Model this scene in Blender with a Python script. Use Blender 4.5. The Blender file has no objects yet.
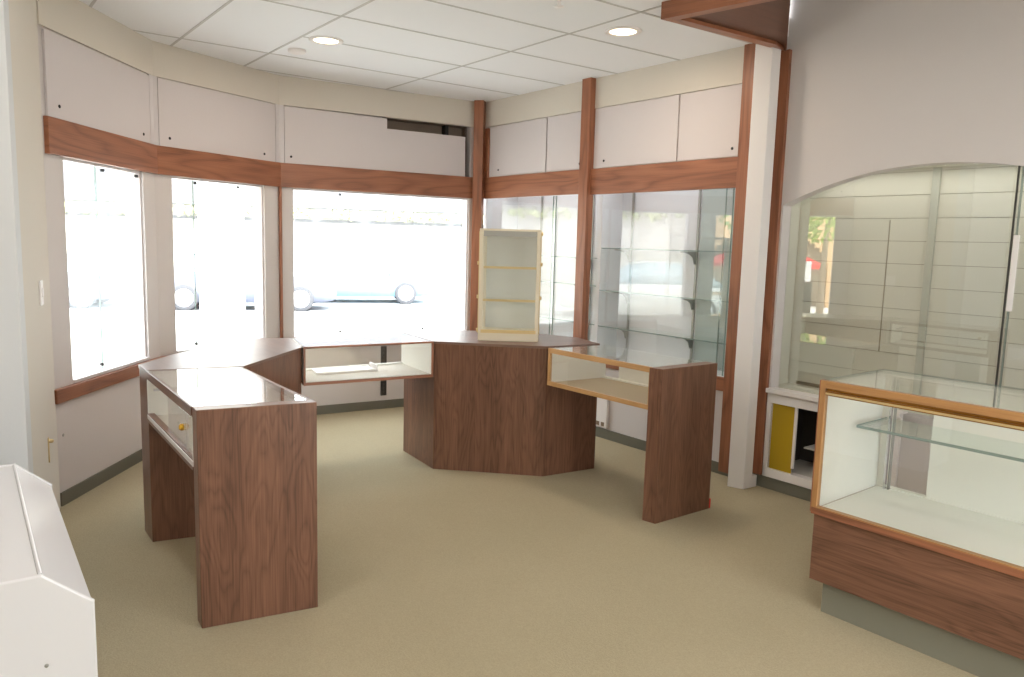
import bpy, bmesh, math, random
from mathutils import Vector, Matrix
random.seed(7)
sc = bpy.context.scene
COL = sc.collection
PI = math.pi
Z = Vector((0, 0, 1))

# ------------------------------------------------------------------ materials
def lin(r, g, b):
    f = lambda c: (c / 255 / 12.92) if c / 255 <= 0.04045 else ((c / 255 + 0.055) / 1.055) ** 2.4
    return (f(r), f(g), f(b), 1)

def newmat(name):
    m = bpy.data.materials.new(name); m.use_nodes = True
    nt = m.node_tree; nt.nodes.clear()
    out = nt.nodes.new('ShaderNodeOutputMaterial')
    return m, nt, out

def N(nt, t, **kw):
    n = nt.nodes.new(t)
    for k, v in kw.items():
        if k.startswith('i_'):
            n.inputs[k[2:].replace('_', ' ')].default_value = v
        else:
            setattr(n, k, v)
    return n

def paint(name, col, rough=0.6, var=0.03, bump=0.02, scale=60, metallic=0.0, spec=0.4):
    m, nt, out = newmat(name)
    b = N(nt, 'ShaderNodeBsdfPrincipled')
    b.inputs['Roughness'].default_value = rough
    b.inputs['Metallic'].default_value = metallic
    b.inputs['Specular IOR Level'].default_value = spec
    tc = N(nt, 'ShaderNodeTexCoord')
    ns = N(nt, 'ShaderNodeTexNoise'); ns.inputs['Scale'].default_value = 2.2; ns.inputs['Detail'].default_value = 3
    nt.links.new(tc.outputs['Object'], ns.inputs['Vector'])
    mx = N(nt, 'ShaderNodeMix', data_type='RGBA')
    mx.inputs[6].default_value = tuple(c * (1 - var) for c in col[:3]) + (1,)
    mx.inputs[7].default_value = tuple(min(1, c * (1 + var)) for c in col[:3]) + (1,)
    nt.links.new(ns.outputs['Fac'], mx.inputs[0]); nt.links.new(mx.outputs[2], b.inputs['Base Color'])
    if bump:
        n2 = N(nt, 'ShaderNodeTexNoise'); n2.inputs['Scale'].default_value = scale; n2.inputs['Detail'].default_value = 2
        nt.links.new(tc.outputs['Object'], n2.inputs['Vector'])
        bp = N(nt, 'ShaderNodeBump'); bp.inputs['Strength'].default_value = bump; bp.inputs['Distance'].default_value = 0.02
        nt.links.new(n2.outputs['Fac'], bp.inputs['Height']); nt.links.new(bp.outputs[0], b.inputs['Normal'])
    nt.links.new(b.outputs[0], out.inputs[0])
    return m

def wood(name, dark, light, rough=0.35, ring=5.0, freq=26.0, fibre=150.0, spec=0.45, ringw=.14):
    """Grain runs along V of the UV map (metres)."""
    m, nt, out = newmat(name)
    b = N(nt, 'ShaderNodeBsdfPrincipled'); b.inputs['Roughness'].default_value = rough
    b.inputs['Specular IOR Level'].default_value = spec
    uv = N(nt, 'ShaderNodeTexCoord')
    oi = N(nt, 'ShaderNodeObjectInfo')
    add = N(nt, 'ShaderNodeVectorMath', operation='ADD')
    sc_ = N(nt, 'ShaderNodeVectorMath', operation='SCALE'); sc_.inputs[3].default_value = 13.0
    nt.links.new(oi.outputs['Random'], sc_.inputs[0])
    nt.links.new(uv.outputs['UV'], add.inputs[0]); nt.links.new(sc_.outputs[0], add.inputs[1])
    mp = N(nt, 'ShaderNodeMapping'); mp.inputs['Scale'].default_value = (ring, ring * 0.16, 1)
    nt.links.new(add.outputs[0], mp.inputs['Vector'])
    n1 = N(nt, 'ShaderNodeTexNoise'); n1.inputs['Scale'].default_value = 1.0; n1.inputs['Detail'].default_value = 2.0; n1.inputs['Distortion'].default_value = 0.3
    nt.links.new(mp.outputs[0], n1.inputs['Vector'])
    mul = N(nt, 'ShaderNodeMath', operation='MULTIPLY'); mul.inputs[1].default_value = freq * 2
    nt.links.new(n1.outputs['Fac'], mul.inputs[0])
    sn = N(nt, 'ShaderNodeMath', operation='SINE'); nt.links.new(mul.outputs[0], sn.inputs[0])
    mr = N(nt, 'ShaderNodeMapRange'); mr.inputs[1].default_value = -1; mr.inputs[2].default_value = 1
    nt.links.new(sn.outputs[0], mr.inputs[0])
    pw = N(nt, 'ShaderNodeMath', operation='POWER'); pw.inputs[1].default_value = .45
    nt.links.new(mr.outputs[0], pw.inputs[0])
    mp2 = N(nt, 'ShaderNodeMapping'); mp2.inputs['Scale'].default_value = (fibre, fibre * 0.02, 1)
    nt.links.new(add.outputs[0], mp2.inputs['Vector'])
    n2 = N(nt, 'ShaderNodeTexNoise'); n2.inputs['Scale'].default_value = 1.0; n2.inputs['Detail'].default_value = 3.0
    nt.links.new(mp2.outputs[0], n2.inputs['Vector'])
    mp3 = N(nt, 'ShaderNodeMapping'); mp3.inputs['Scale'].default_value = (9, 0.6, 1)
    nt.links.new(add.outputs[0], mp3.inputs['Vector'])
    n3 = N(nt, 'ShaderNodeTexNoise'); n3.inputs['Scale'].default_value = 1.0; n3.inputs['Detail'].default_value = 1.0
    nt.links.new(mp3.outputs[0], n3.inputs['Vector'])
    a1 = N(nt, 'ShaderNodeMath', operation='MULTIPLY_ADD'); a1.inputs[1].default_value = ringw; a1.inputs[2].default_value = 0.0
    nt.links.new(pw.outputs[0], a1.inputs[0])
    a2 = N(nt, 'ShaderNodeMath', operation='MULTIPLY_ADD'); a2.inputs[1].default_value = 0.5
    nt.links.new(n2.outputs['Fac'], a2.inputs[0]); nt.links.new(a1.outputs[0], a2.inputs[2])
    a3 = N(nt, 'ShaderNodeMath', operation='MULTIPLY_ADD'); a3.inputs[1].default_value = 0.35
    nt.links.new(n3.outputs['Fac'], a3.inputs[0]); nt.links.new(a2.outputs[0], a3.inputs[2])
    cr = N(nt, 'ShaderNodeValToRGB')
    cr.color_ramp.elements[0].position = 0.25; cr.color_ramp.elements[0].color = dark
    cr.color_ramp.elements[1].position = 0.8; cr.color_ramp.elements[1].color = light
    nt.links.new(a3.outputs[0], cr.inputs[0]); nt.links.new(cr.outputs[0], b.inputs['Base Color'])
    nt.links.new(b.outputs[0], out.inputs[0])
    return m

def glass(name, tint=(0.93, 0.97, 0.95), gain=1.0, rough=0.0):
    """Clear sheet glass: see-through with a Schlick mirror coat that grows at grazing angles."""
    m, nt, out = newmat(name)
    lw = N(nt, 'ShaderNodeLayerWeight'); lw.inputs[0].default_value = 0.5
    pw = N(nt, 'ShaderNodeMath', operation='POWER'); pw.inputs[1].default_value = 4.0
    nt.links.new(lw.outputs['Facing'], pw.inputs[0])
    ma = N(nt, 'ShaderNodeMath', operation='MULTIPLY_ADD'); ma.inputs[1].default_value = 0.9; ma.inputs[2].default_value = 0.045 * gain
    ma.use_clamp = True
    nt.links.new(pw.outputs[0], ma.inputs[0])
    tr = N(nt, 'ShaderNodeBsdfTransparent'); tr.inputs[0].default_value = tint + (1,)
    gl = N(nt, 'ShaderNodeBsdfGlossy'); gl.inputs['Roughness'].default_value = rough
    gl.inputs['Color'].default_value = (1, 1, 1, 1)
    mx = N(nt, 'ShaderNodeMixShader')
    nt.links.new(ma.outputs[0], mx.inputs[0]); nt.links.new(tr.outputs[0], mx.inputs[1]); nt.links.new(gl.outputs[0], mx.inputs[2])
    nt.links.new(mx.outputs[0], out.inputs[0])
    return m

def emit(name, col, s):
    m, nt, out = newmat(name)
    e = N(nt, 'ShaderNodeEmission'); e.inputs[0].default_value = col; e.inputs[1].default_value = s
    nt.links.new(e.outputs[0], out.inputs[0]); return m

def carpet(name):
    m, nt, out = newmat(name)
    b = N(nt, 'ShaderNodeBsdfPrincipled'); b.inputs['Roughness'].default_value = 0.95
    b.inputs['Specular IOR Level'].default_value = 0.08
    tc = N(nt, 'ShaderNodeTexCoord')
    n1 = N(nt, 'ShaderNodeTexNoise'); n1.inputs['Scale'].default_value = 1.3; n1.inputs['Detail'].default_value = 4
    n2 = N(nt, 'ShaderNodeTexNoise'); n2.inputs['Scale'].default_value = 170; n2.inputs['Detail'].default_value = 2
    for n in (n1, n2): nt.links.new(tc.outputs['Object'], n.inputs['Vector'])
    m1 = N(nt, 'ShaderNodeMix', data_type='RGBA'); m1.inputs[6].default_value = lin(166, 155, 128); m1.inputs[7].default_value = lin(178, 166, 140)
    nt.links.new(n1.outputs['Fac'], m1.inputs[0])
    m2 = N(nt, 'ShaderNodeMix', data_type='RGBA', blend_type='MULTIPLY'); m2.inputs[0].default_value = 0.35
    nt.links.new(m1.outputs[2], m2.inputs[6])
    cr = N(nt, 'ShaderNodeValToRGB'); cr.color_ramp.elements[0].position = .3; cr.color_ramp.elements[0].color = (.55, .55, .55, 1); cr.color_ramp.elements[1].position = .7
    nt.links.new(n2.outputs['Fac'], cr.inputs[0]); nt.links.new(cr.outputs[0], m2.inputs[7])
    nt.links.new(m2.outputs[2], b.inputs['Base Color'])
    bp = N(nt, 'ShaderNodeBump'); bp.inputs['Strength'].default_value = 0.25; bp.inputs['Distance'].default_value = 0.01
    nt.links.new(n2.outputs['Fac'], bp.inputs['Height']); nt.links.new(bp.outputs[0], b.inputs['Normal'])
    nt.links.new(b.outputs[0], out.inputs[0]); return m

M = dict(
    wall=paint('wall_paint', lin(204, 198, 196), .7, .015),
    cream_wall=paint('cream_wall_paint', lin(206, 199, 188), .7, .015),
    panel=paint('panel_paint', lin(202, 195, 195), .55, .015),
    pier=paint('pier_paint', lin(204, 206, 207), .6, .01),
    jamb=paint('jamb_paint', lin(202, 196, 197), .45, .015),
    white=paint('white_enamel', lin(226, 222, 220), .35, .01, 0),
    heater=paint('heater_enamel', lin(226, 226, 229), .22, .008, 0, spec=.5),
    ceil=paint('ceiling_tile', lin(230, 231, 233), .9, .012, .08, 180),
    tbar=paint('ceiling_bar', lin(188, 186, 184), .6, .01, 0),
    carpet=carpet('olive_carpet'),
    cbase=paint('carpet_base', lin(112, 110, 98), .95, .06, .2, 150, spec=.05),
    oak=wood('oak_trim', lin(106, 65, 45), lin(162, 106, 77), .38, 3.2, 34, 140, ringw=.24),
    walnut=wood('walnut_laminate', lin(78, 52, 40), lin(144, 103, 81), .33, 7, 40, 190, spec=.4, ringw=.12),
    walnut_top=wood('walnut_laminate_top', lin(88, 62, 52), lin(126, 96, 82), .34, 5.5, 14, 170, spec=.9),
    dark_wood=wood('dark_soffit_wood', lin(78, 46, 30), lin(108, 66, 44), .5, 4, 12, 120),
    ledge=wood('light_oak_edge', lin(168, 124, 78), lin(206, 164, 112), .35, 6, 18, 160), honey=wood('honey_oak_edge', lin(146, 104, 62), lin(186, 140, 92), .35, 6, 18, 160),
    brass=paint('antique_brass', lin(150, 104, 48), .3, .04, 0, metallic=.8),
    bright_brass=paint('polished_brass', lin(224, 178, 70), .2, .02, 0, metallic=.9),
    gold=paint('satin_gold', lin(214, 190, 140), .3, .02, 0, metallic=.5), beige=paint('beige_enamel', lin(218, 208, 186), .4, .01, 0), towerback=paint('tower_back', lin(206, 206, 200), .5, .01, 0),
    chrome=paint('chrome', lin(215, 215, 220), .12, .02, 0, metallic=1),
    cream=paint('cream_laminate', lin(232, 231, 224), .5, .01, 0),
    deck=paint('taupe_deck', lin(176, 162, 140), .8, .02, .05, 120),
    greydeck=paint('pale_grey_deck', lin(205, 200, 192), .7, .02, .03, 120),
    niche=paint('niche_board', lin(208, 206, 192), .55, .015, 0),
    groove=paint('shadow_groove', lin(150, 143, 124), .8, 0, 0),
    palegrey=paint('pale_grey_strip', lin(176, 178, 166), .5, .02, 0), grey=paint('grey_metal', lin(158, 158, 152), .4, .02, 0, metallic=.4),
    showback=paint('showcase_back', lin(224, 224, 226), .5, .01, 0),
    mirror=paint('silvered_back', lin(176, 186, 182), .35, .02, 0),
    black=paint('black_metal', lin(38, 36, 36), .45, .05, 0),
    seal=paint('dark_seal', lin(60, 58, 54), .5, .02, 0),
    darkin=paint('dark_cupboard_lining', lin(58, 53, 48), .7, .05, 0), void=paint('bare_dark_board', lin(138, 122, 108), .8, .15, .05, 30),
    yellow=paint('mustard_panel', lin(172, 142, 22), .5, .03, 0),
    red=paint('red_rubber', lin(205, 60, 50), .5, .02, 0),
    plinth=paint('grey_green_plinth', lin(128, 126, 112), .6, .05, .05, 100),
    glass=glass('clear_glass', (.985, .992, .988)), dglass=glass('showcase_door_glass', (.985, .993, .996), 1.25),
    wglass=glass('window_glass', (.97, .985, .985), .9),
    nglass=glass('niche_glass', (.975, .985, .98), 2.6),
    shelfglass=glass('shelf_glass', (.90, .95, .94), 1.2),
    gedge=paint('glass_edge', lin(136, 154, 148), .2, .02, 0),
    lamp=emit('lamp_lens', (1, .80, .52, 1), 9),
    can=paint('lamp_baffle', lin(235, 215, 185), .35, .01, 0),
    ground=paint('pale_paving', lin(205, 202, 196), .9, .03, 0),
    road=paint('road_surface', lin(180, 180, 182), .9, .03, 0),
    facade=paint('facade_render', lin(226, 222, 216), .9, .02, 0),
    facade_grey=paint('facade_band', lin(112, 112, 116), .9, .02, 0),
    pale_tan=paint('shop_back', lin(150, 134, 118), .9, .1, 0), tan=paint('tan_render', lin(196, 160, 120), .9, .03, 0),
    paleleaf=paint('pale_leaf', lin(176, 184, 132), .8, .2, 0), leaf=paint('leaf_green', lin(126, 150, 60), .8, .25, 0),
    bark=paint('bark', lin(128, 110, 92), .9, .1, 0),
    redcloth=paint('red_canvas', lin(200, 40, 48), .8, .03, 0),
    car_blue=paint('car_pale_blue', lin(128, 164, 184), .3, .01, 0),
    car_white=paint('car_white', lin(232, 232, 230), .3, .01, 0), car_dark=paint('car_slate', lin(112, 116, 132), .3, .01, 0),
    car_teal=paint('car_steel_blue', lin(112, 134, 150), .3, .01, 0),
    carglass=paint('car_glass', lin(190, 205, 212), .1, .01, 0),
    tyre=paint('tyre', lin(84, 84, 88), .8, .02, 0),
    alloy=paint('alloy', lin(210, 212, 215), .35, .02, 0),
)

# ------------------------------------------------------------------ mesh building
class MB:
    def __init__(s): s.v = []; s.f = []; s.mi = []; s.g = []; s.sm = []
    def poly(s, pts, mi=0, g=Z, sm=False):
        i = len(s.v); s.v += [Vector(p) for p in pts]; s.f.append(list(range(i, i + len(pts)))); s.mi.append(mi); s.g.append(Vector(g)); s.sm.append(sm)
    def mesh(s, verts, faces, mi=0, g=Z, sm=False):
        i = len(s.v); s.v += [Vector(p) for p in verts]
        for k, f in enumerate(faces):
            s.f.append([i + j for j in f]); s.mi.append(mi if isinstance(mi, int) else mi[k]); s.g.append(Vector(g)); s.sm.append(sm)
        return s
    def prism(s, pl, z0, z1, mi=0, g=Z, top=None):
        a = sum(pl[i][0] * pl[(i + 1) % len(pl)][1] - pl[(i + 1) % len(pl)][0] * pl[i][1] for i in range(len(pl)))
        if a < 0: pl = pl[::-1]
        n = len(pl)
        v = [(p[0], p[1], z0) for p in pl] + [(p[0], p[1], z1) for p in pl]
        f = [list(range(n))[::-1], list(range(n, 2 * n))] + [[i, (i + 1) % n, n + (i + 1) % n, n + i] for i in range(n)]
        m = [mi, mi if top is None else top] + [mi] * n
        return s.mesh(v, f, m, g)
    def box(s, o, ax, ay, az, mi=0, g=Z):
        o, ax, ay, az = Vector(o), Vector(ax), Vector(ay), Vector(az)
        if ax.cross(ay).dot(az) < 0: ax, ay = ay, ax
        v = [o, o + ax, o + ax + ay, o + ay]; v += [p + az for p in v]
        return s.mesh(v, [[3, 2, 1, 0], [4, 5, 6, 7], [0, 1, 5, 4], [1, 2, 6, 5], [2, 3, 7, 6], [3, 0, 4, 7]], mi, g)
    def tube(s, pts, r, seg=10, mi=0, sm=True, r2=None):
        pts = [Vector(p) for p in pts]; n = len(pts); rings = []
        for i, p in enumerate(pts):
            d = (pts[min(i + 1, n - 1)] - pts[max(i - 1, 0)]).normalized()
            x = d.cross(Z if abs(d.z) < .9 else Vector((1, 0, 0))).normalized(); y = d.cross(x)
            rr = r if r2 is None else r + (r2 - r) * i / (n - 1)
            rings.append([p + (x * math.cos(2 * PI * k / seg) + y * math.sin(2 * PI * k / seg)) * rr for k in range(seg)])
        v = [q for ring in rings for q in ring]; f = []
        for i in range(n - 1):
            for k in range(seg):
                f.append([i * seg + k, (i + 1) * seg + k, (i + 1) * seg + (k + 1) % seg, i * seg + (k + 1) % seg])
        s.mesh(v, f, mi, Z, sm)
        s.poly(rings[0], mi); s.poly(rings[-1][::-1], mi); return s
    def lathe(s, c, axis, prof, seg=24, mi=0, sm=True):
        """prof: list of (radius, height along axis, [material])"""
        c, d = Vector(c), Vector(axis).normalized()
        x = d.cross(Z if abs(d.z) < .9 else Vector((1, 0, 0))).normalized(); y = d.cross(x)
        base = len(s.v)
        for p in prof:
            for k in range(seg):
                a = 2 * PI * k / seg; s.v.append(c + d * p[1] + (x * math.cos(a) + y * math.sin(a)) * p[0])
        for i in range(len(prof) - 1):
            for k in range(seg):
                q = [base + i * seg + k, base + i * seg + (k + 1) % seg, base + (i + 1) * seg + (k + 1) % seg, base + (i + 1) * seg + k]
                s.f.append(q); s.mi.append(prof[i][2] if len(prof[i]) > 2 else mi); s.g.append(Z.copy()); s.sm.append(sm)
        return s
    def build(s, name, mats, parent=None, bevel=0, **props):
        if not isinstance(mats, (list, tuple)): mats = [mats]
        me = bpy.data.meshes.new(name)
        off = Vector((0, 0, 0))
        p = parent
        while p is not None: off += Vector(p.location); p = p.parent
        if parent is None:
            xs = [v.x for v in s.v]; ys = [v.y for v in s.v]; zs = [v.z for v in s.v]
            loc = Vector(((min(xs) + max(xs)) / 2, (min(ys) + max(ys)) / 2, min(zs)))
        else: loc = Vector((0, 0, 0))
        me.from_pydata([v - off - loc for v in s.v], [], s.f)
        for mt in mats: me.materials.append(M[mt] if isinstance(mt, str) else mt)
        uvl = me.uv_layers.new(name='UVMap')
        for i, poly in enumerate(me.polygons):
            poly.material_index = s.mi[i]; poly.use_smooth = s.sm[i]
            g = s.g[i]; n = poly.normal
            if abs(g.dot(n)) > .9: g = Vector((1, 0, 0)) if abs(n.x) < .8 else Vector((0, 1, 0))
            g = (g - n * g.dot(n)).normalized(); u = n.cross(g)
            for li in poly.loop_indices:
                co = s.v[me.loops[li].vertex_index]
                uvl.data[li].uv = (co.dot(u), co.dot(g))
        bm = bmesh.new(); bm.from_mesh(me)
        bmesh.ops.recalc_face_normals(bm, faces=bm.faces) if False else None
        bm.to_mesh(me); bm.free()
        o = bpy.data.objects.new(name, me); COL.objects.link(o); o.location = loc
        if parent is not None: o.parent = parent
        if bevel:
            b = o.modifiers.new('edge', 'BEVEL'); b.width = bevel; b.segments = 2; b.limit_method = 'ANGLE'; b.angle_limit = math.radians(50)
        for k, v in props.items(): o[k] = v
        return o

def thing(name, loc, label, category, group=None):
    o = bpy.data.objects.new(name, None); COL.objects.link(o); o.location = loc
    o.empty_display_size = .1
    o['label'] = label; o['category'] = category
    if group: o['group'] = group
    return o

class Seg:
    """A straight wall run a -> b with the room on its right-hand side; s along, t outwards."""
    def __init__(s, a, b):
        s.a = Vector((a[0], a[1], 0)); s.b = Vector((b[0], b[1], 0)); s.L = (s.b - s.a).length
        s.d = (s.b - s.a).normalized(); s.n = Vector((-s.d.y, s.d.x, 0))
    def P(s, u, t, z): return s.a + s.d * u + s.n * t + Z * z
    def xy(s, u, t): p = s.P(u, t, 0); return (p.x, p.y)
    def slab(s, mb, s0, s1, t0, t1, z0, z1, mi=0, g=None):
        return mb.box(s.P(s0, t0, z0), s.d * (s1 - s0), s.n * (t1 - t0), Z * (z1 - z0), mi, s.d if g is None else g)

A0 = Seg((-2.217, 3.40), (-2.785, 4.56))
A1 = Seg((-2.785, 4.56), (-2.775, 5.93))
A2 = Seg((-2.775, 5.93), (-2.163, 7.057))
A3 = Seg((-2.163, 7.057), (-.3558, 8.1373))
B = Seg((-.3558, 8.1373), (-.3558 + .618 * 8, 8.1373 - .786 * 8))
CZ = 3.14                       # ceiling height

def struct(mb, name, mats, label, category='wall', bevel=0):
    o = mb.build(name, mats, None, bevel); o['kind'] = 'structure'; o['label'] = label; o['category'] = category
    return o

# ------------------------------------------------------------------ floor, ceiling
back = [(-2.9, -3.0), (3.2, -3.0)]
rightend = B.xy(8, .0)
room = [(-2.217, 3.40), (-2.785, 4.56), (-2.775, 5.93), (-2.163, 7.057), (-.3558, 8.1373), B.xy(8.5, 0), B.xy(8.5, -5.15), (-3.05, 2.78)]
mb = MB(); mb.prism(room, -.12, 0)
struct(mb, 'floor', 'carpet', 'olive beige carpet covering the whole shop floor', 'floor')

mb = MB()
roomc = [(-2.25, 3.36), (-2.85, 4.54), (-2.84, 5.95), (-2.2, 7.12), (-.35, 8.22), B.xy(3.5, .08), (1.808, 5.36), (1.41, 4.17), (1.41 + .755 * 3.4, 4.17 - .656 * 3.4), B.xy(8.55, -2.2), B.xy(8.55, -5.25), (-3.15, 2.8)]
mb.prism(roomc, CZ, CZ + .12)
# T-bar grid clipped to the room outline
def inside(p):
    c = False; n = len(roomc)
    for i in range(n):
        a, b = roomc[i], roomc[(i + 1) % n]
        if (a[1] > p[1]) != (b[1] > p[1]) and p[0] < (b[0] - a[0]) * (p[1] - a[1]) / (b[1] - a[1]) + a[0]: c = not c
    return c
g0 = Vector((-.067, 5.965, 0)); gu = Vector((math.cos(math.radians(36)), math.sin(math.radians(36)), 0)); gv = Vector((math.cos(math.radians(127.4)), math.sin(math.radians(127.4)), 0))
def bar(o, d, lo=-12, hi=12, w=.009):
    ts = [t * .02 for t in range(-600, 600) if lo <= t * .02 <= hi]
    ins = [t for t in ts if inside(o + d * t)]
    if not ins: return
    run = [ins[0]]; runs = []
    for t in ins[1:]:
        if t - run[-1] > .03: runs.append(run); run = [t]
        else: run.append(t)
    runs.append(run)
    nn = Vector((-d.y, d.x, 0))
    for r in runs:
        mb.box(o + d * (r[0] + .005) - nn * w + Z * (CZ - .003), d * (r[-1] - r[0]), nn * 2 * w, Z * .006, 1)
for i in range(-1, 5): bar(g0 + gu * 1.36 * i, gv)
for i in range(1, 6): bar(g0 - gu * (1.36 + .655 * i), gv)
for j in range(-14, 6):
    bar(g0 + gv * .665 * j, gu, -1.36, 12)
    if j % 2 == 0: bar(g0 + gv * .665 * j, gu, -12, -1.36)
struct(mb, 'ceiling', ['ceil', 'tbar'], 'white suspended tile ceiling with narrow grid bars', 'ceiling')
HZ = 4.0
REAR0, REAR1 = 1.4, 3.4
mb = MB(); mb.prism([B.xy(3.5, .12), (1.78, 5.36), (1.38, 4.16), (1.41 + .755 * 3.4, 4.16 - .656 * 3.4), B.xy(8.6, -2.25), B.xy(8.6, .12)], HZ, HZ + .1)
struct(mb, 'ceiling_upper', 'ceil', 'higher ceiling in front of the arched niche wall', 'ceiling')
mb = MB()
mb.prism([(1.808, 5.36), (1.41, 4.17), (1.39, 4.18), (1.788, 5.37)], CZ, HZ + .02)
mb.prism([(1.41, 4.17), (1.41 + .755 * 3.4, 4.17 - .656 * 3.4), (1.42 + .755 * 3.4, 4.18 - .656 * 3.4), (1.39, 4.16)], CZ, HZ + .02)
q_ = B.xy(8.6, -2.22); mb.prism([(1.41 + .755 * 3.4, 4.17 - .656 * 3.4), q_, (q_[0] - .02, q_[1] - .02), (1.41 + .755 * 3.4, 4.18 - .656 * 3.4)], CZ, HZ + .02)
struct(mb, 'wall_bulkhead', 'wall', 'painted riser between the tile ceiling and the higher ceiling')
R1, R2 = B.xy(8.52, .1), B.xy(8.52, -5.25)
mb = MB(); e_ = Seg(R1, R2); e_.slab(mb, 0, REAR0, 0, .1, 0, HZ + .1); e_.slab(mb, REAR1, e_.L, 0, .1, 0, HZ + .1); e_.slab(mb, REAR0, REAR1, 0, .1, 2.4, HZ + .1)  # wall added behind the camera; its opening is sized to limit incoming light
struct(mb, 'wall_rear', 'wall', 'unseen rear wall added to hold back light, with a wide opening')

# ------------------------------------------------------------------ bay walls
def bay(seg, w0, w1, name, label, e0=.05, e1=.05, voids=False):
    mb = MB()
    T = .14
    seg.slab(mb, -e0, seg.L + e1, 0, T, 0, .76)
    seg.slab(mb, -e0, w0, 0, T, .76, 2.157)
    seg.slab(mb, w1, seg.L + e1, 0, T, .76, 2.157)
    seg.slab(mb, -e0, seg.L + e1, 0, T, 2.157, 2.37)
    if voids:
        seg.slab(mb, -e0, 1.0, .03, T, 2.37, 2.90); seg.slab(mb, 1.96, seg.L + e1, .03, T, 2.37, 2.90)
        seg.slab(mb, 1.0, 1.96, .22, .26, 2.3, 3.0, 1); seg.slab(mb, .96, 1.0, .1, .26, 2.3, 3.0, 1); seg.slab(mb, 1.96, 2.0, .1, .26, 2.3, 3.0, 1)
        seg.slab(mb, .96, 2.0, .1, .26, 2.89, 3.0, 1); seg.slab(mb, .96, 2.0, .1, .26, 2.30, 2.369, 1)
        # studs seen inside the cavity
        seg.slab(mb, 1.72, 1.76, .12, .2, 2.37, 2.89, 2)
    else:
        seg.slab(mb, -e0, seg.L + e1, .008, T, 2.37, 2.90)
    seg.slab(mb, -e0, seg.L + e1, 0, T, 2.90, CZ + .1)
    return struct(mb, name, ['wall', 'void', 'black'], label)
bay(A1, .19, 1.19, 'wall_left', 'painted wall around the leftmost narrow bay window')
bay(A2, .15, 1.10, 'wall_middle', 'painted wall around the narrow middle bay window')
bay(A3, .115, 1.955, 'wall_back', 'painted wall around the wide back bay window', .05, .02, True)

mb = MB()
A0.slab(mb, .0, A0.L + .06, 0, .14, 0, CZ + .1)
struct(mb, 'wall_corner', 'cream_wall', 'cream strip of wall between grey pier and left window')
mb = MB()
pd = Vector((math.cos(math.radians(217)), math.sin(math.radians(217)), 0)); pc = Vector((-2.217, 3.40, 0)); pnn = Vector((-pd.y, pd.x, 0))
mb.box(pc, pd * 1.05, Vector((-.43, .88, 0)) * .16, Z * (CZ + .1))
struct(mb, 'wall_pier', 'pier', 'pale blue grey pier wall behind the white heater')
mb = MB()
q = pc + pd * .95
mb.box(q, Vector((.618, -.786, 0)) * 7.2, pd * .12, Z * (CZ + .1))
struct(mb, 'wall_side', 'cream_wall', 'plain side wall running along behind the white heater')

# soffit bands above the panels
mb = MB()
for sg, e0, e1 in ((A1, 0, .0), (A2, 0, 0), (A3, 0, 0)):
    sg.slab(mb, -e0, sg.L + e1, -.012, .05, 2.885, CZ + .02)
struct(mb, 'trim_1', 'cream_wall', 'cream soffit band under the ceiling above the bay panels', 'trim')
mb = MB(); B.slab(mb, 0, 3.45, -.012, .05, 2.885, CZ + .02)
struct(mb, 'trim_2', 'cream_wall', 'cream soffit band under the ceiling above the showcase panels', 'trim')

# carpet base strips
mb = MB()
for sg in (A1, A2, A3): sg.slab(mb, .0, sg.L, -.012, 0, 0, .085)
struct(mb, 'baseboard_left', 'cbase', 'grey green carpet base strip along the bay walls', 'baseboard')
mb = MB(); B.slab(mb, 0, 8.5, -.012, 0.0, 0, .085)
struct(mb, 'baseboard_right', 'cbase', 'grey green carpet base strip along the showcase wall', 'baseboard')

# oak header boards and sill rails
def board(seg, s0, s1, z0, z1, t, name, label):
    mb = MB(); seg.slab(mb, s0, s1, -t, .0, z0, z1)
    return struct(mb, name, 'oak', label, 'trim', .003)
board(A1, .012, A1.L + .004, 2.155, 2.372, .03, 'trim_3', 'oak header board over the leftmost bay window')
board(A2, -.004, A2.L + .004, 2.155, 2.372, .03, 'trim_4', 'oak header board over the middle bay window')
board(A3, -.004, A3.L - .03, 2.155, 2.372, .03, 'trim_5', 'oak header board over the wide back window')
board(B, .03, 1.57, 2.155, 2.372, .028, 'trim_6', 'oak header board over the left wall showcase')
board(B, 1.66, 3.205, 2.145, 2.366, .028, 'trim_7', 'oak header board over the right wall showcase')
board(A1, -.03, A1.L, .655, .742, .03, 'trim_8', 'oak sill rail under the leftmost bay window')
board(A2, .0, A2.L, .655, .742, .03, 'trim_9', 'oak sill rail under the middle bay window')
board(A3, .0, A3.L, .655, .742, .03, 'trim_10', 'oak sill rail under the wide back window')
board(B, .03, 3.205, .64, .745, .028, 'trim_11', 'oak sill rail under the wall showcases')

# posts
mb = MB(); B.slab(mb, 1.56, 1.672, -.07, .01, 0, CZ, g=Z)
struct(mb, 'post_1', 'oak', 'oak post between the two wall showcases', 'post', .003)
mb = MB()
c = Vector((-.392, 8.035, 0)); ex = Vector((math.cos(math.radians(-11)), math.sin(math.radians(-11)), 0)); ey = Vector((-ex.y, ex.x, 0))
mb.box(c - ex * .05 - ey * .05, ex * .1, ey * .1, Z * CZ)
struct(mb, 'post_2', 'oak', 'oak corner post between back window and wall showcase', 'post', .003)
mb = MB(); B.slab(mb, .06, .125, -.03, 0, 2.372, 2.87, g=Z)
struct(mb, 'trim_12', 'oak', 'short oak strip beside the corner post above the header', 'trim', .002)
mb = MB(); B.slab(mb, 3.197, 3.297, -.04, .01, .03, CZ, g=Z)
struct(mb, 'post_3', 'oak', 'oak post left of the white column', 'post', .003)
mb = MB(); B.slab(mb, 3.46, 3.555, -.03, .01, .09, 3.05, g=Z)
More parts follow.
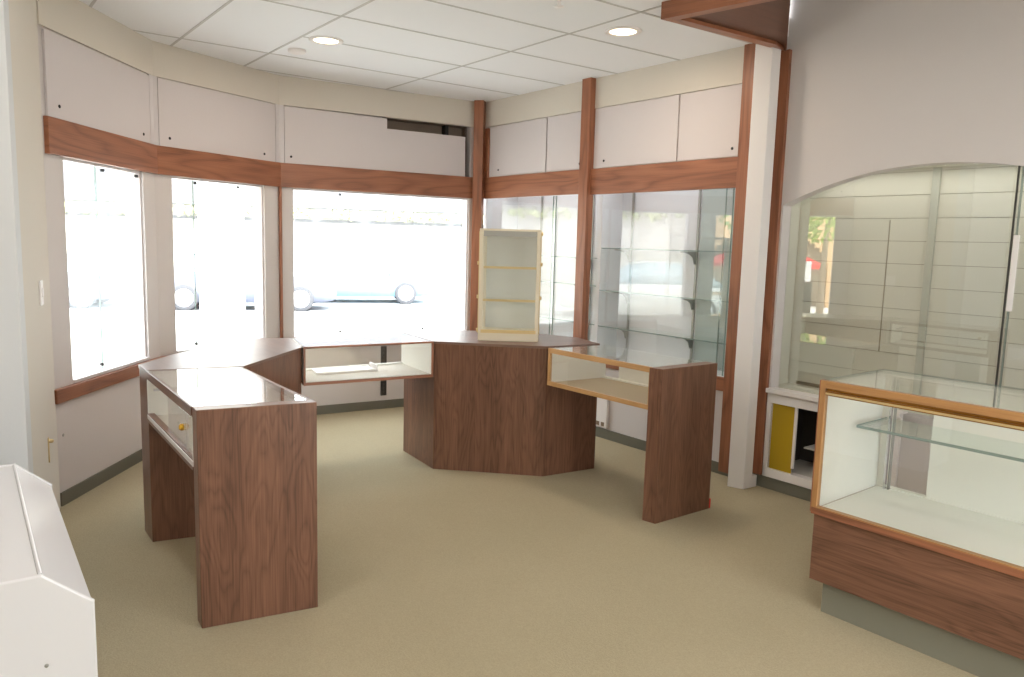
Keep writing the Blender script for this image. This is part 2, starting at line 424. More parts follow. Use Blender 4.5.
struct(mb, 'post_4', 'oak', 'oak post right of the white column beside the arched niche', 'post', .003)
mb = MB(); mb.prism([(1.584, 5.322), (1.681, 5.258), (1.757, 5.310), (1.68, 5.43)], 0, CZ); mb.prism([(1.70, 5.275), (1.800, 5.338), (1.775, 5.375), (1.70, 5.33)], 0, .085)
struct(mb, 'column', 'white', 'white square column between two oak posts', 'column', .004)
mb = MB(); tw = A2.P(A2.L - .012, 0, 0)
mb.tube([Vector((-2.163, 7.057, .745)) + Vector((.012, -.02, 0)), Vector((-2.163, 7.057, 2.157)) + Vector((.012, -.02, 0))], .016, 8)
struct(mb, 'trim_13', 'oak', 'thin oak bead between the middle and wide windows', 'trim')

# ------------------------------------------------------------------ bay windows
def window(seg, s0, s1, name, label, joints, clips):
    o = thing(name, seg.P((s0 + s1) / 2, .05, .745), label, 'window'); o['kind'] = 'structure'
    mb = MB()
    z0, z1 = .745, 2.16
    seg.slab(mb, s0 - .01, s0 + .014, .02, .09, z0, z1, g=Z); seg.slab(mb, s1 - .014, s1 + .01, .02, .09, z0, z1, g=Z)
    seg.slab(mb, s0, s1, -.012, .10, z0, z0 + .02); seg.slab(mb, s0, s1, .02, .09, z1 - .02, z1)
    mb.build('window_frame', 'jamb', o)
    ed = [s0 + .014] + joints + [s1 - .014]
    for k in range(len(ed) - 1):
        mb = MB(); seg.slab(mb, ed[k] + (.002 if k else 0), ed[k + 1] - .002, .048, .056, z0 + .02, z1 - .02)
        mb.build('pane', 'wglass', o)
    for j in joints:
        mb = MB(); seg.slab(mb, j - .002, j + .002, .047, .057, z0 + .02, z1 - .02); mb.build('pane_joint', 'gedge', o)
    for (s_, z_) in clips:
        mb = MB(); seg.slab(mb, s_ - .009, s_ + .009, .030, .048, z_ - .010, z_ + .010)
        mb.lathe(seg.P(s_, .030, z_), -seg.n, [(.007, 0), (.006, .005), (0, .006)], 10)
        mb.build('glass_clip', 'black', o)
    return o
window(A1, .19, 1.19, 'window_1', 'leftmost narrow bay window with one glass joint', [.635], [(.70, 2.12), (1.16, 2.12), (.60, .80)])
window(A2, .15, 1.10, 'window_2', 'narrow middle bay window with one glass joint', [.385], [(.40, 2.12), (.84, 2.12), (.372, .80)])
window(A3, .115, 1.955, 'window_3', 'wide back bay window without a joint', [], [(.58, 2.12), (.58, .80), (1.46, .80)])

# ------------------------------------------------------------------ upper access panels with screws
def access(seg, s0, s1, z0, z1, label, screws, zdrop=0, mat='panel'):
    o = thing('access_panel', seg.P((s0 + s1) / 2, .01, z0), label, 'panel', 'access panels above the oak header')
    mb = MB(); seg.slab(mb, s0, s1, -.009, .007, z0, z1, g=Z); mb.build('board', mat, o, .002)
    for (s_, z_) in screws:
        mb = MB(); mb.lathe(seg.P(s_, -.008, z_), -seg.n, [(.011, 0), (.011, .004), (.006, .007), (0, .007)], 10)
        mb.build('screw', 'black', o)
    return o
access(A1, .05, A1.L - .06, 2.372, 2.872, 'painted access panel above the leftmost bay window', [(.165, 2.45), (1.2, 2.43)])
access(A2, .045, A2.L - .05, 2.372, 2.88, 'painted access panel above the narrow middle bay window', [(.137, 2.44), (1.10, 2.43)])
access(B, .13, 1.024, 2.372, 2.88, 'painted access panel above left showcase, next to corner post', [(.286, 2.44)])
access(B, 1.040, 1.558, 2.372, 2.88, 'narrow painted access panel above left showcase, touching the middle post', [(1.50, 2.425)])
access(B, 1.676, 2.603, 2.372, 2.88, 'painted access panel above right showcase, touching the middle post', [(1.804, 2.43)])
access(B, 2.619, 3.195, 2.372, 2.88, 'painted access panel above right showcase, nearest the white column', [(3.125, 2.43)])
# the slipped one over the wide window leaves an L of dark cavity
o = thing('access_panel', A3.P(.95, .01, 2.372), 'slipped access panel above wide window leaving a dark gap', 'panel', 'access panels above the oak header')
mb = MB()
def apoly(pts, t0, t1):
    v = [A3.P(a, t0, b) for a, b in pts] + [A3.P(a, t1, b) for a, b in pts]; n = len(pts)
    mb.mesh(v, [list(range(n))] + [[n + i for i in range(n)][::-1]] + [[i, i + n, (i + 1) % n + n, (i + 1) % n] for i in range(n)])
apoly([(.05, 2.372), (1.896, 2.372), (1.893, 2.775), (1.038, 2.775), (1.038, 2.872), (.05, 2.88)], -.004, .016)
mb.build('board', 'panel', o)
for (s_, z_) in ((.108, 2.435),):
    m2 = MB(); m2.lathe(A3.P(s_, -.003, z_), -A3.n, [(.011, 0), (.011, .004), (.006, .007), (0, .007)], 10); m2.build('screw', 'black', o)
mb = MB(); A3.slab(mb, 1.955, A3.L - .02, -.004, .016, 2.372, 2.88)
struct(mb, 'trim_14', 'panel', 'narrow painted filler strip between dark gap and corner post', 'trim')
# vertical painted fillers where the bay panels meet
mb = MB()
A1.slab(mb, A1.L - .055, A1.L + .002, -.008, .02, 2.372, 2.885, g=Z); A2.slab(mb, -.002, .04, -.008, .02, 2.372, 2.885, g=Z)
A2.slab(mb, A2.L - .045, A2.L + .002, -.008, .02, 2.372, 2.885, g=Z); A3.slab(mb, -.002, .045, -.008, .02, 2.372, 2.885, g=Z)
struct(mb, 'trim_15', 'jamb', 'narrow painted corner strips between the bay access panels', 'trim')

# ------------------------------------------------------------------ wall B: showcases, arch wall, niche
mb = MB()
DEPTH = .46
B.slab(mb, 0, 3.45, 0, .05, 0, .70); B.slab(mb, 0, 3.45, .008, .05, 2.372, CZ + .1)
B.slab(mb, 3.2, 3.5, .0, .05, 0, HZ + .02)
struct(mb, 'wall_right', 'wall', 'painted wall below and above the wall showcases')
mb = MB()
B.slab(mb, 0.0, 3.30, DEPTH, DEPTH + .03, .66, 2.42)                       # back
B.slab(mb, -.02, .03, .05, DEPTH, .66, 2.42); B.slab(mb, 3.24, 3.29, .05, DEPTH, .66, 2.42)
B.slab(mb, 0, 3.29, .05, DEPTH, .66, .70); B.slab(mb, 0, 3.29, .05, DEPTH, 2.37, 2.42)
B.slab(mb, 1.565, 1.60, .20, DEPTH, .70, 2.37)                              # divider
B.slab(mb, 2.52, 3.24, DEPTH - .008, DEPTH, .70, 2.37, 1)                   # greenish back board
struct(mb, 'wall_showcase', ['showback', 'mirror'], 'pale recessed interior of the two glazed wall showcases')

def standard(s_, z0, z1, label):
    mb = MB(); B.slab(mb, s_ - .011, s_ + .011, DEPTH - .016, DEPTH - .0085, z0, z1, g=Z)
    o = mb.build('shelf_standard', 'grey'); o['label'] = label; o['category'] = 'rail'; o['group'] = 'slotted rails in the wall showcases'
standard(.45, .75, 2.34, 'slotted grey rail in left showcase, nearer the corner post')
standard(1.22, .75, 2.34, 'slotted grey rail in left showcase, nearer the middle post')
standard(1.745, .75, 2.34, 'slotted grey rail in right showcase, nearest the middle post')
standard(2.495, .75, 2.34, 'slotted grey rail in right showcase, nearer the white column')
def gshelf(s0, s1, z, sb, label):
    o = thing('glass_shelf', B.P((s0 + s1) / 2, .33, z), label, 'shelf', 'glass shelves in the wall showcases')
    mb = MB(); B.slab(mb, s0, s1, .2, DEPTH - .02, z, z + .008); mb.build('shelf_board', 'shelfglass', o)
    mb = MB(); B.slab(mb, s0, s1, .196, .1995, z - .001, z + .009); mb.build('shelf_edge', 'gedge', o)
    for s_ in sb:
        mb = MB()
        pts = [(DEPTH - .018, -.11), (DEPTH - .018, -.003), (.235, -.003), (.235, -.012), (.30, -.016), (.36, -.03), (.40, -.055), (.42, -.11)]
        v = [B.P(s_ - .003, a, z + b) for a, b in pts] + [B.P(s_ + .003, a, z + b) for a, b in pts]; n = len(pts)
        mb.mesh(v, [list(range(n)), [n + i for i in range(n)][::-1]] + [[i, i + n, (i + 1) % n + n, (i + 1) % n] for i in range(n)])
        mb.build('bracket', 'grey', o)
    return o
for z, w in ((1.58, 'top'), (1.325, 'middle'), (.965, 'lowest')):
    gshelf(.05, 1.555, z, (.45, 1.22), f'{w} glass shelf in left wall showcase, behind the countertop tower')
for z, w in ((1.675, 'top'), (1.29, 'middle'), (.96, 'lowest')):
    gshelf(1.61, 3.22, z, (1.745, 2.495), f'{w} glass shelf in right wall showcase')

def gdoor(s0, s1, t, z0, z1, label, edge_s=None, mat='dglass'):
    o = thing('glass_door', B.P((s0 + s1) / 2, t, z0), label, 'glass door', 'sliding glass doors')
    mb = MB(); B.slab(mb, s0, s1, t, t + .006, z0, z1); mb.build('pane', mat, o)
    mb = MB()
    e = s0 if edge_s is None else edge_s
    B.slab(mb, e - .003, e + .003, t - .002, t + .008, z0, z1, g=Z); mb.build('pane_edge', 'gedge', o)
    return o
gdoor(.07, 1.15, .032, .745, 2.155, 'sliding glass door of left showcase, beside the corner post', 1.15)
gdoor(1.10, 1.60, .042, .745, 2.155, 'sliding glass door of left showcase, beside the middle post', 1.10)
gdoor(1.64, 3.13, .032, .745, 2.155, 'large sliding glass door of right showcase', 3.13)
gdoor(3.06, 3.195, .042, .745, 2.155, 'narrow glass door strip of right showcase, by the white column', 3.06)

# arch wall
SA, SB, ZS, ZA = 3.57, 5.54, .733, 2.007
apex, R = 4.555, 2.26
def archz(s_): return 2.235 - R + math.sqrt(max(0, R * R - (s_ - apex) ** 2))
mb = MB()
END = 8.6
NA = 40
xs = [SA + (SB - SA) * i / NA for i in range(NA + 1)]
for t, flip in ((0, False), (.10, True)):
    for i in range(NA):
        q = [B.P(xs[i], t, archz(xs[i])), B.P(xs[i + 1], t, archz(xs[i + 1])), B.P(xs[i + 1], t, HZ + .02), B.P(xs[i], t, HZ + .02)]
        mb.poly(q[::-1] if flip else q)
for i in range(NA):
    mb.poly([B.P(xs[i], 0, archz(xs[i])), B.P(xs[i], .10, archz(xs[i])), B.P(xs[i + 1], .10, archz(xs[i + 1])), B.P(xs[i + 1], 0, archz(xs[i + 1]))])
B.slab(mb, SB, END, 0, .10, 0, HZ + .02)
B.slab(mb, 3.5, SA, 0, .10, 0, HZ + .02)
B.slab(mb, SA, 3.60, 0, .10, .09, .70); B.slab(mb, 4.5, SB, 0, .10, .09, .72); B.slab(mb, SA, SB, .0, .10, 0, .09)
B.slab(mb, SA, SB, .0, .10, .655, .72)
struct(mb, 'wall_arch', 'wall', 'painted wall with the wide arched glazed niche')

mb = MB()
ND = .32
B.slab(mb, SA - .10, SB + .05, ND, ND + .03, .70, 2.3)
B.slab(mb, SA - .10, SA - .06, .1, ND, .70, 2.3); B.slab(mb, SA - .07, SA, .1, .104, .70, 2.3); B.slab(mb, SB, SB + .04, .1, ND, .70, 2.3)
B.slab(mb, SA - .06, SB, .1, ND, .70, .728); B.slab(mb, SA, SB, .1, ND, 2.24, 2.3)
# slat boards with grooves between them
for k in range(-3, 9):
    z0 = 1.195 + .147 * k
    B.slab(mb, SA - .06, SB, ND - .012, ND, z0 + .002, z0 + .145)
B.slab(mb, SA, SB, ND - .002, ND, .73, 2.24, 1)
struct(mb, 'wall_niche', ['niche', 'groove'], 'cream slatted lining inside the arched niche')
mb = MB(); B.slab(mb, 4.415, 4.46, ND - .03, ND - .0125, .75, 2.24, g=Z)
o = mb.build('shelf_standard', 'palegrey'); o['label'] = 'flat grey vertical rail on the cream slats inside the niche'; o['category'] = 'rail'
mb = MB(); B.slab(mb, 4.163, 4.170, ND - .0145, ND - .0122, 1.05, 1.92, g=Z)
struct(mb, 'trim_16', 'groove', 'thin vertical joint in the cream slats of the niche', 'trim')

# niche glass: two sheets meeting in a dark edge, top cut to the arch
def archglass(s0, s1, t, label, edge, pull=False):
    o = thing('glass_door', B.P((s0 + s1) / 2, t, ZS), label, 'glass door', 'sliding glass doors')
    mb = MB(); n = 24
    X = [s0 + (s1 - s0) * i / n for i in range(n + 1)]
    ang = -.043
    off = lambda s_: t + (s_ - 4.3) * ang
    ol = [(s0, ZS), (s1, ZS)] + [(x, archz(x) + .012) for x in X[::-1]]
    v = [B.P(a, off(a), b) for a, b in ol] + [B.P(a, off(a) + .006, b) for a, b in ol]; k = len(ol)
    mb.mesh(v, [list(range(k)), [k + i for i in range(k)][::-1]] + [[i, i + k, (i + 1) % k + k, (i + 1) % k] for i in range(k)])
    mb.build('pane', 'nglass', o)
    mb = MB(); mb.box(B.P(edge - .004, off(edge) - .003, ZS), B.d * .008, B.n * .012, Z * (archz(edge) - ZS)); mb.build('pane_edge', 'seal' if pull else 'gedge', o)
    if pull:
        mb = MB(); mb.box(B.P(edge + .012, off(edge) - .012, 1.40), B.d * .03, B.n * .01, Z * .42); mb.build('finger_pull', 'white', o, .004)
    return o
archglass(SA - .0, 5.0, .065, 'large sheet of niche glass left of the white pull', 4.998)
archglass(4.97, SB, .042, 'niche glass sheet with the white vertical pull', 4.984, True)

# cupboard under the niche
cu = thing('storage_cupboard', B.P(4.0, .0, .09), 'white framed open cupboard under niche with mustard panel and dark inside', 'cupboard')
mb = MB()
B.slab(mb, 3.562, 3.588, -.02, .05, .088, .64, g=Z); B.slab(mb, 4.46, 4.5, -.02, .05, .088, .64, g=Z)
B.slab(mb, 3.562, 4.5, -.02, .05, .088, .15); B.slab(mb, 3.562, 4.5, -.02, .05, .628, .70)
B.slab(mb, 3.560, 4.5, -.045, .06, .70, .731)
mb.build('frame', 'white', cu, .003)
mb = MB()
B.slab(mb, 3.6, 4.48, .40, .43, .12, .66, 1); B.slab(mb, 3.585, 3.6, .05, .43, .12, .66, 1); B.slab(mb, 4.48, 4.5, .05, .43, .12, .66, 1)
B.slab(mb, 3.6, 4.48, .05, .43, .135, .15, 2); B.slab(mb, 3.6, 4.48, .05, .43, .645, .66, 1)
mb.build('carcass', ['yellow', 'darkin', 'greydeck'], cu)
mb = MB(); B.slab(mb, 3.588, 3.772, .0, .010, .152, .626, g=Z); mb.build('sliding_panel', 'yellow', cu, label='mustard yellow sliding panel')
mb = MB(); B.slab(mb, 3.772, 3.79, -.002, .014, .19, .626, g=Z); mb.build('panel_edge', 'white', cu)
mb = MB(); B.slab(mb, 3.80, 4.47, .10, .39, .325, .335); mb.build('shelf', 'greydeck', cu)
mb = MB()
for k in range(7): B.slab(mb, 3.80, 4.47, .385, .395, .20 + .055 * k, .204 + .055 * k)
mb.build('louvre_lines', 'bark', cu)

# wooden canopy corner by the ceiling
P0, P1, P2 = Vector((.83, 4.70, 0)), Vector((1.808, 5.36, 0)), Vector((1.41, 4.17, 0))
cp = thing('wooden_canopy', (1.4, 4.8, 3.03), 'triangular oak canopy with dark underside at the ceiling above the column', 'canopy')
cen = (P0 + P1 + P2) / 3
def inset(d):
    pts = [P0, P1, P2]; out = []
    for i in range(3):
        p, a, b = pts[i], pts[i - 1], pts[(i + 1) % 3]
        e1 = (a - p).normalized(); e2 = (b - p).normalized(); bis = (e1 + e2).normalized()
        sn = math.sqrt((1 - e1.dot(e2)) / 2); out.append(p + bis * (d / sn))
    return out
I = inset(.07)
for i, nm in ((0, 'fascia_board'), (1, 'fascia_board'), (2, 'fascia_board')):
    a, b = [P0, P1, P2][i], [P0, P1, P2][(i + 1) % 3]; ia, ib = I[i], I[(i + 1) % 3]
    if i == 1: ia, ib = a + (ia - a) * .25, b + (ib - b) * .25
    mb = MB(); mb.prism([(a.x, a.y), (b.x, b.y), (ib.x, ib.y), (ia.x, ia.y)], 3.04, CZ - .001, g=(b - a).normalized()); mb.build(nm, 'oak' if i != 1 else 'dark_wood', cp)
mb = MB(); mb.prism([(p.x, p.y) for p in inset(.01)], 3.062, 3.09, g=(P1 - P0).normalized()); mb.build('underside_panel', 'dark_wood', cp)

# ------------------------------------------------------------------ kiosk counters
HT, HB = .97, .705
def V(p, z): return Vector((p[0], p[1], z))
def lerp(a, b, k): return (a[0] + (b[0] - a[0]) * k, a[1] + (b[1] - a[1]) * k)
def off_poly(pl, d):
    a = sum(pl[i][0] * pl[(i + 1) % len(pl)][1] - pl[(i + 1) % len(pl)][0] * pl[i][1] for i in range(len(pl)))
    s_ = 1 if a > 0 else -1; n = len(pl); out = []
    for i in range(n):
        p = Vector(pl[i]); e1 = (p - Vector(pl[i - 1])).normalized(); e2 = (Vector(pl[(i + 1) % n]) - p).normalized()
        n1 = Vector((-e1.y, e1.x)) * s_; n2 = Vector((-e2.y, e2.x)) * s_
        k = (n1 + n2); k = k / (1 + n1.dot(n2)) if 1 + n1.dot(n2) > .15 else n1
        q = p + k * d; out.append((q.x, q.y))
    return out

def pedestal(pl, label):
    cx = sum(p[0] for p in pl) / len(pl); cy = sum(p[1] for p in pl) / len(pl)
    o = thing('corner_pedestal', (cx, cy, 0), label, 'counter', 'walnut corner pedestals of the counter')
    mb = MB(); mb.prism(off_poly(pl, .004), 0, HT - .018); mb.build('cabinet_body', 'walnut', o, .002)
    mb = MB(); mb.prism(pl, HT - .018, HT, g=Vector((pl[1][0] - pl[0][0], pl[1][1] - pl[0][1], 0)).normalized()); mb.build('counter_top', 'walnut_top', o, .002)
    return o
LP = [(-2.093, 4.205), (-1.969, 4.04), (-1.519, 4.248), (-1.416, 5.07), (-1.617, 5.525), (-1.815, 5.485), (-1.945, 5.34), (-2.084, 4.61)]
CP = [(-.572, 5.552), (.254, 5.434), (.664, 5.675), (.52, 6.02), (.12, 6.28), (-.349, 6.30), (-.586, 6.25), (-.868, 6.03)]
pedestal(LP, 'many sided walnut pedestal joining the left and middle glass cases')
pedestal(CP, 'many sided walnut pedestal in the centre, carrying the small glass tower')

def glass_case(name, q, label, frame_mat, deck_mat, rail_top, rail_bot, side_front=(0, 1), back=0.0, stile=.014, front_glass=True, back_rail=None):
    """q: plan corners front-left, front-right, back-right, back-left. The case hangs between its neighbours."""
    fl, fr, br, bl = q
    cx = sum(p[0] for p in q) / 4; cy = sum(p[1] for p in q) / 4
    o = thing(name, (cx, cy, 0), label, 'display case', 'glass cases of the counter')
    d = (V(fr, 0) - V(fl, 0)).normalized(); w = ((V(bl, 0) - V(fl, 0)).normalized())
    F = V(fl, 0); L = (V(fr, 0) - V(fl, 0)).length; D = (V(bl, 0) - V(fl, 0)).length
    th = .018
    # bottom deck
    mb = MB(); mb.prism(q, HB, HB + th, g=d, top=1); mb.build('bottom_deck', ['walnut', deck_mat], o)
    # front frame: top rail, bottom rail, two stiles
    mb = MB(); mb.box(F + Z * (HT - rail_top), d * L, w * .02, Z * rail_top, g=d); mb.build('top_rail', frame_mat, o, .0015)
    mb = MB(); mb.box(F - w * .004 + Z * (HB - .002), d * L, w * .022, Z * rail_bot, g=d); mb.build('bottom_rail', frame_mat, o, .0015)
    for k in (0, 1):
        mb = MB(); mb.box(F + d * (L - stile) * k - w * .003 + Z * HB, d * stile, w * .02, Z * (HT - HB)); mb.build('stile', frame_mat, o)
    # cream end panels
    for a, b in ((fl, bl), (fr, br)):
        e = (V(b, 0) - V(a, 0)); s_ = d if a is fl else -d
        mb = MB(); mb.box(V(a, HB + th), e, s_ * .012, Z * (HT - HB - th - .008)); mb.build('end_panel', 'cream', o)
    # back rails
    be = V(br, 0) - V(bl, 0); bn = -w
    mb = MB(); mb.box(V(bl, HT - .026), be, bn * .02, Z * .018, g=d); mb.box(V(bl, HB + th), be, bn * .03, Z * .012, g=d); mb.build('back_rail', back_rail or 'cream', o)
    if back:
        mb = MB(); mb.box(V(lerp(bl, br, 1 - back), HB + .03), be * back, bn * .012, Z * (HT - HB - .056)); mb.build('sliding_door', 'cream', o)
    # glass
    if front_glass:
        mb = MB(); mb.box(F + d * stile + w * .006 + Z * (HB + .012), d * (L - 2 * stile), w * .005, Z * (HT - HB - .02)); mb.build('front_glass', 'glass', o)
    mb = MB(); mb.prism(off_poly(q, .004), HT - .008, HT - .0005); mb.build('top_glass', 'glass', o)
    return o

# middle case
mc = glass_case('glass_counter_case', [(-1.406, 5.074), (-.576, 5.55), (-.872, 6.028), (-1.612, 5.525)],
    'glass counter case under the wide window, between the two walnut pedestals', 'oak', 'greydeck', .014, .02, back=.0)
# right case with its walnut end panel
rc = glass_case('glass_counter_case', [(.262, 5.352), (.862, 4.592), (1.329, 4.866), (.700, 5.63)],
    'glass counter case with light oak rails and dark walnut end panel at right', 'ledge', 'deck', .034, .03, back=.84, stile=.02)
ep = [(.846, 4.590), (.916, 4.528), (1.329, 4.838), (1.262, 4.90)]
mb = MB(); mb.prism(ep, 0, HT + .001); mb.build('end_support', 'walnut', rc, .003)
# left case with its walnut end panel (front glass faces the middle of the counter)
lc = glass_case('glass_counter_case', [(-.908, 3.404), (-1.518, 4.225), (-1.966, 4.036), (-1.366, 3.197)],
    'glass counter case nearest the viewer with broad walnut end panel', 'walnut', 'greydeck', .03, .03, back=0.0, stile=.02, back_rail='walnut')
mb = MB(); mb.prism([(-1.317, 3.122), (-.868, 3.346), (-.905, 3.402), (-1.366, 3.195)], 0, HT + .001); mb.build('end_support', 'walnut', lc, .003)
# outer side of the left case: laminate top rail, white track, sliding door with brass lock
a, b = Vector((-1.366, 3.195, 0)), Vector((-1.968, 4.04, 0)); e = b - a; en = Vector((e.y, -e.x, 0)).normalized() * -1
if en.dot(Vector((-1, -.5, 0))) < 0: en = -en
mb = MB(); mb.box(a + Z * (HT - .045) - en * .01, e, en * .014, Z * .044, g=e.normalized()); mb.build('side_rail', 'walnut', lc, .002)
mb = MB(); mb.box(a + Z * (HB - .002) - en * .01, e, en * .013, Z * .024, g=e.normalized()); mb.build('door_track', 'white', lc, .002)
mb = MB(); mb.box(a + Z * (HB - .018), e, en * .003, Z * .016, g=e.normalized()); mb.build('bottom_edge', 'walnut', lc)
mb = MB(); mb.box(a + e * .03 - en * .012 + Z * (HB + .022), e * .5, en * .004, Z * (HT - HB - .08)); dr = mb.build('sliding_glass', 'glass', lc)
mb = MB(); mb.lathe(a + e * .20 - en * .008 + Z * (HB + .13), en, [(.0, 0), (.016, .001), (.016, .012), (.011, .02), (.0, .022)], 14); mb.build('lock', 'bright_brass', dr, label='round brass lock')
mb = MB(); mb.box(a + e * .14 - en * .016 + Z * (HB + .022), e * .012, en * .008, Z * (HT - HB - .08)); mb.build('door_stile', 'white', lc)
mb = MB(); mb.box(a + e * .93 - en * .30 + Z * (HB + .16), e * .012, en * .28, Z * .012); mb.build('shelf_bracket', 'chrome', lc)

# white tray lying in the middle case
ty = thing('acrylic_tray', (-1.25, 5.62, HB + .018), 'flat white tray lying inside the middle glass case', 'tray')
TQ = [(-1.40, 5.395), (-1.0, 5.625), (-1.085, 5.775), (-1.47, 5.54)]
mb = MB(); mb.prism(TQ, HB + .0185, HB + .034); mb.build('tray_base', 'white', ty, .002)
mb = MB(); mb.box(V(TQ[1], HB + .034), V(TQ[2], 0) - V(TQ[1], 0), (V(TQ[0], 0) - V(TQ[1], 0)) * .02, Z * .03); mb.build('tray_lip', 'white', ty)

# red tag at the foot of the right end panel
mb = MB(); mb.prism([(1.331, 4.842), (1.341, 4.848), (1.312, 4.878), (1.302, 4.871)], 0, .066)
o = mb.build('rubber_wedge', 'red', None, .002); o['label'] = 'small red rubber wedge at the foot of the right walnut end panel'; o['category'] = 'wedge'

# countertop tower
tw = thing('countertop_tower', (-.03, 5.80, HT), 'small glass display tower with two shelves standing on the centre pedestal', 'display tower')
tx = Vector((math.cos(math.radians(-1.2)), math.sin(math.radians(-1.2)), 0)); ty_ = Vector((math.cos(math.radians(87)), math.sin(math.radians(87)), 0))
to = Vector((-.258, 5.662, HT)); TW, TD, TH = .454, .30, .835
mb = MB()
def tb(x0, x1, y0, y1, z0, z1, mi=0): mb.box(to + tx * x0 + ty_ * y0 + Z * z0, tx * (x1 - x0), ty_ * (y1 - y0), Z * (z1 - z0), mi)
tb(0, TW, 0, TD, 0, .07); mb.build('base', 'beige', tw, .004)
mb = MB(); tb(.02, TW - .02, -.004, .012, .06, .085); mb.build('base_lip', 'gold', tw)
for x0, y0 in ((0, 0), (TW - .03, 0), (0, TD - .03), (TW - .03, TD - .03)):
    mb = MB(); tb(x0, x0 + .03, y0, y0 + .03, .055, TH - .0, 0); mb.build('corner_post', 'beige', tw, .003)
mb = MB(); tb(0, TW, 0, TD, TH - .015, TH); tb(.03, TW - .03, 0.002, .012, TH - .055, TH - .015, 1); mb.build('top_cap', ['beige', 'grey'], tw)
for z in (.30, .545):
    mb = MB(); tb(.03, TW - .03, .03, TD - .03, z, z + .008); sh = mb.build('shelf', 'shelfglass', tw)
    mb = MB(); tb(.03, TW - .03, .022, .03, z - .004, z + .014); mb.build('shelf_lip', 'gold', sh)
mb = MB(); tb(.02, TW - .02, TD - .018, TD - .008, .055, TH - .02); mb.build('back_panel', 'towerback', tw)
mb = MB(); tb(.03, TW - .03, .01, .015, .085, TH - .055); mb.build('front_glass', 'glass', tw)
mb = MB(); tb(.012, .017, .03, TD - .03, .055, TH - .02); mb.build('side_glass', 'glass', tw)
mb = MB(); tb(TW - .017, TW - .012, .03, TD - .03, .055, TH - .02); mb.build('side_glass', 'glass', tw)
mb = MB(); tb(TW - .001, TW + .004, -.002, .02, .06, TH - .02); mb.build('edge_strip', 'gold', tw)
mb = MB(); tb(-.004, .001, -.002, .012, .06, TH - .02); mb.build('edge_strip', 'gold', tw)
for x, z in ((-.008, .08), (-.008, .33), (-.008, .58), (TW + .008, .33), (TW + .008, .58), (TW + .006, TH - .03)):
    mb = MB(); mb.lathe(to + tx * x + ty_ * .012 + Z * z, Z, [(.0, -.014), (.008, -.013), (.008, .013), (0, .014)], 10); mb.build('hinge', 'gold', tw)

# ------------------------------------------------------------------ big showcase at right
ca = math.radians(-51.0); cd = Vector((math.cos(ca), math.sin(ca), 0)); cn = Vector((-cd.y, cd.x, 0))   # cn points to the wall
co = Vector((1.427, 3.452, 0)); CL, CD = 1.9, .62
CT, CF, CBm = 1.115, .50, .16
sc_ = thing('showcase', co + cd * CL / 2 + cn * CD / 2, 'large glass showcase with oak frame and walnut front standing before the niche', 'showcase')
mb = None
def cb(x0, x1, y0, y1, z0, z1, mi=0, g=None): mb.box(co + cd * x0 + cn * y0 + Z * z0, cd * (x1 - x0), cn * (y1 - y0), Z * (z1 - z0), mi, cd if g is None else g)
mb = MB(); cb(.06, CL, .055, CD - .03, 0, CBm); mb.build('plinth', 'plinth', sc_)
mb = MB(); cb(.012, CL, .012, CD, CBm, CF); mb.build('cabinet_body', 'walnut', sc_, .002)
mb = MB(); cb(0, CL, 0, .03, CF - .02, CF + .012); cb(0, .03, .03, CD, CF - .02, CF + .012, g=cn); mb.build('bottom_rail', 'oak', sc_, .002)
mb = MB(); cb(0, CL, .0, .03, CF + .012, CF + .018); mb.build('bottom_bead', 'honey', sc_)
mb = MB(); cb(0, .026, 0, .03, CF + .012, CT, g=Z); mb.build('stile', 'honey', sc_, .002)
mb = MB(); cb(-.004, .0, 0, .034, CF - .01, CT, g=Z); mb.build('stile_edging', 'oak', sc_)
mb = MB(); cb(0.026, CL, 0, .028, CT - .034, CT); mb.build('top_rail', 'honey', sc_, .002)
mb = MB(); cb(.03, CL, .004, .03, CT - .046, CT - .034); cb(.03, CL, -.003, .012, CT - .066, CT - .046); mb.build('door_track', 'brass', sc_, .002)
mb = MB(); cb(.03, CL, -.005, .0, CT - .061, CT - .052); mb.build('track_bead', 'gold', sc_)
mb = MB(); cb(.03, CL, .03, CD - .04, CF, CF + .014); mb.build('bottom_deck', 'cream', sc_)
mb = MB(); cb(.012, .024, .03, CD, CF + .012, CT - .01); mb.build('end_panel', 'cream', sc_)
mb = MB(); cb(0, CL, CD - .02, CD, CT - .03, CT - .008); cb(0, CL, CD - .04, CD, CF, CF + .02); mb.build('back_rail', 'cream', sc_)
mb = MB(); cb(.27, CL, CD - .034, CD - .022, CF + .02, CT - .03); mb.build('sliding_door', 'cream', sc_)
mb = MB(); cb(.024, .075, CD - .03, CD - .012, CF + .014, CT - .03); mb.build('back_stile', 'cream', sc_)
for y in (CD - .06,):
    mb = MB(); cb(.070, .080, y, y + .02, CF + .014, CT - .03, g=Z); mb.build('shelf_standard', 'chrome', sc_)
    mb = MB(); cb(.092, .098, y, y + .02, CF + .014, CT - .03, g=Z); mb.build('shelf_standard', 'grey', sc_)
mb = MB(); cb(.06, CL, .26, CD - .05, .872, .880); gs = mb.build('shelf', 'shelfglass', sc_)
mb = MB(); cb(.06, CL, .254, .2595, .870, .882); mb.build('shelf_edge', 'gedge', gs)
mb = MB(); cb(.056, .0595, .26, CD - .05, .870, .882); mb.build('shelf_end_edge', 'gedge', gs)
mb = MB(); cb(.074, .078, .32, CD - .05, .852, .871); mb.build('bracket', 'chrome', gs)
mb = MB(); cb(.026, CL, .012, .018, CF + .018, CT - .066); mb.build('front_glass', 'glass', sc_)
mb = MB(); cb(.0, CL, .028, CD, CT - .008, CT); mb.build('top_glass', 'glass', sc_)
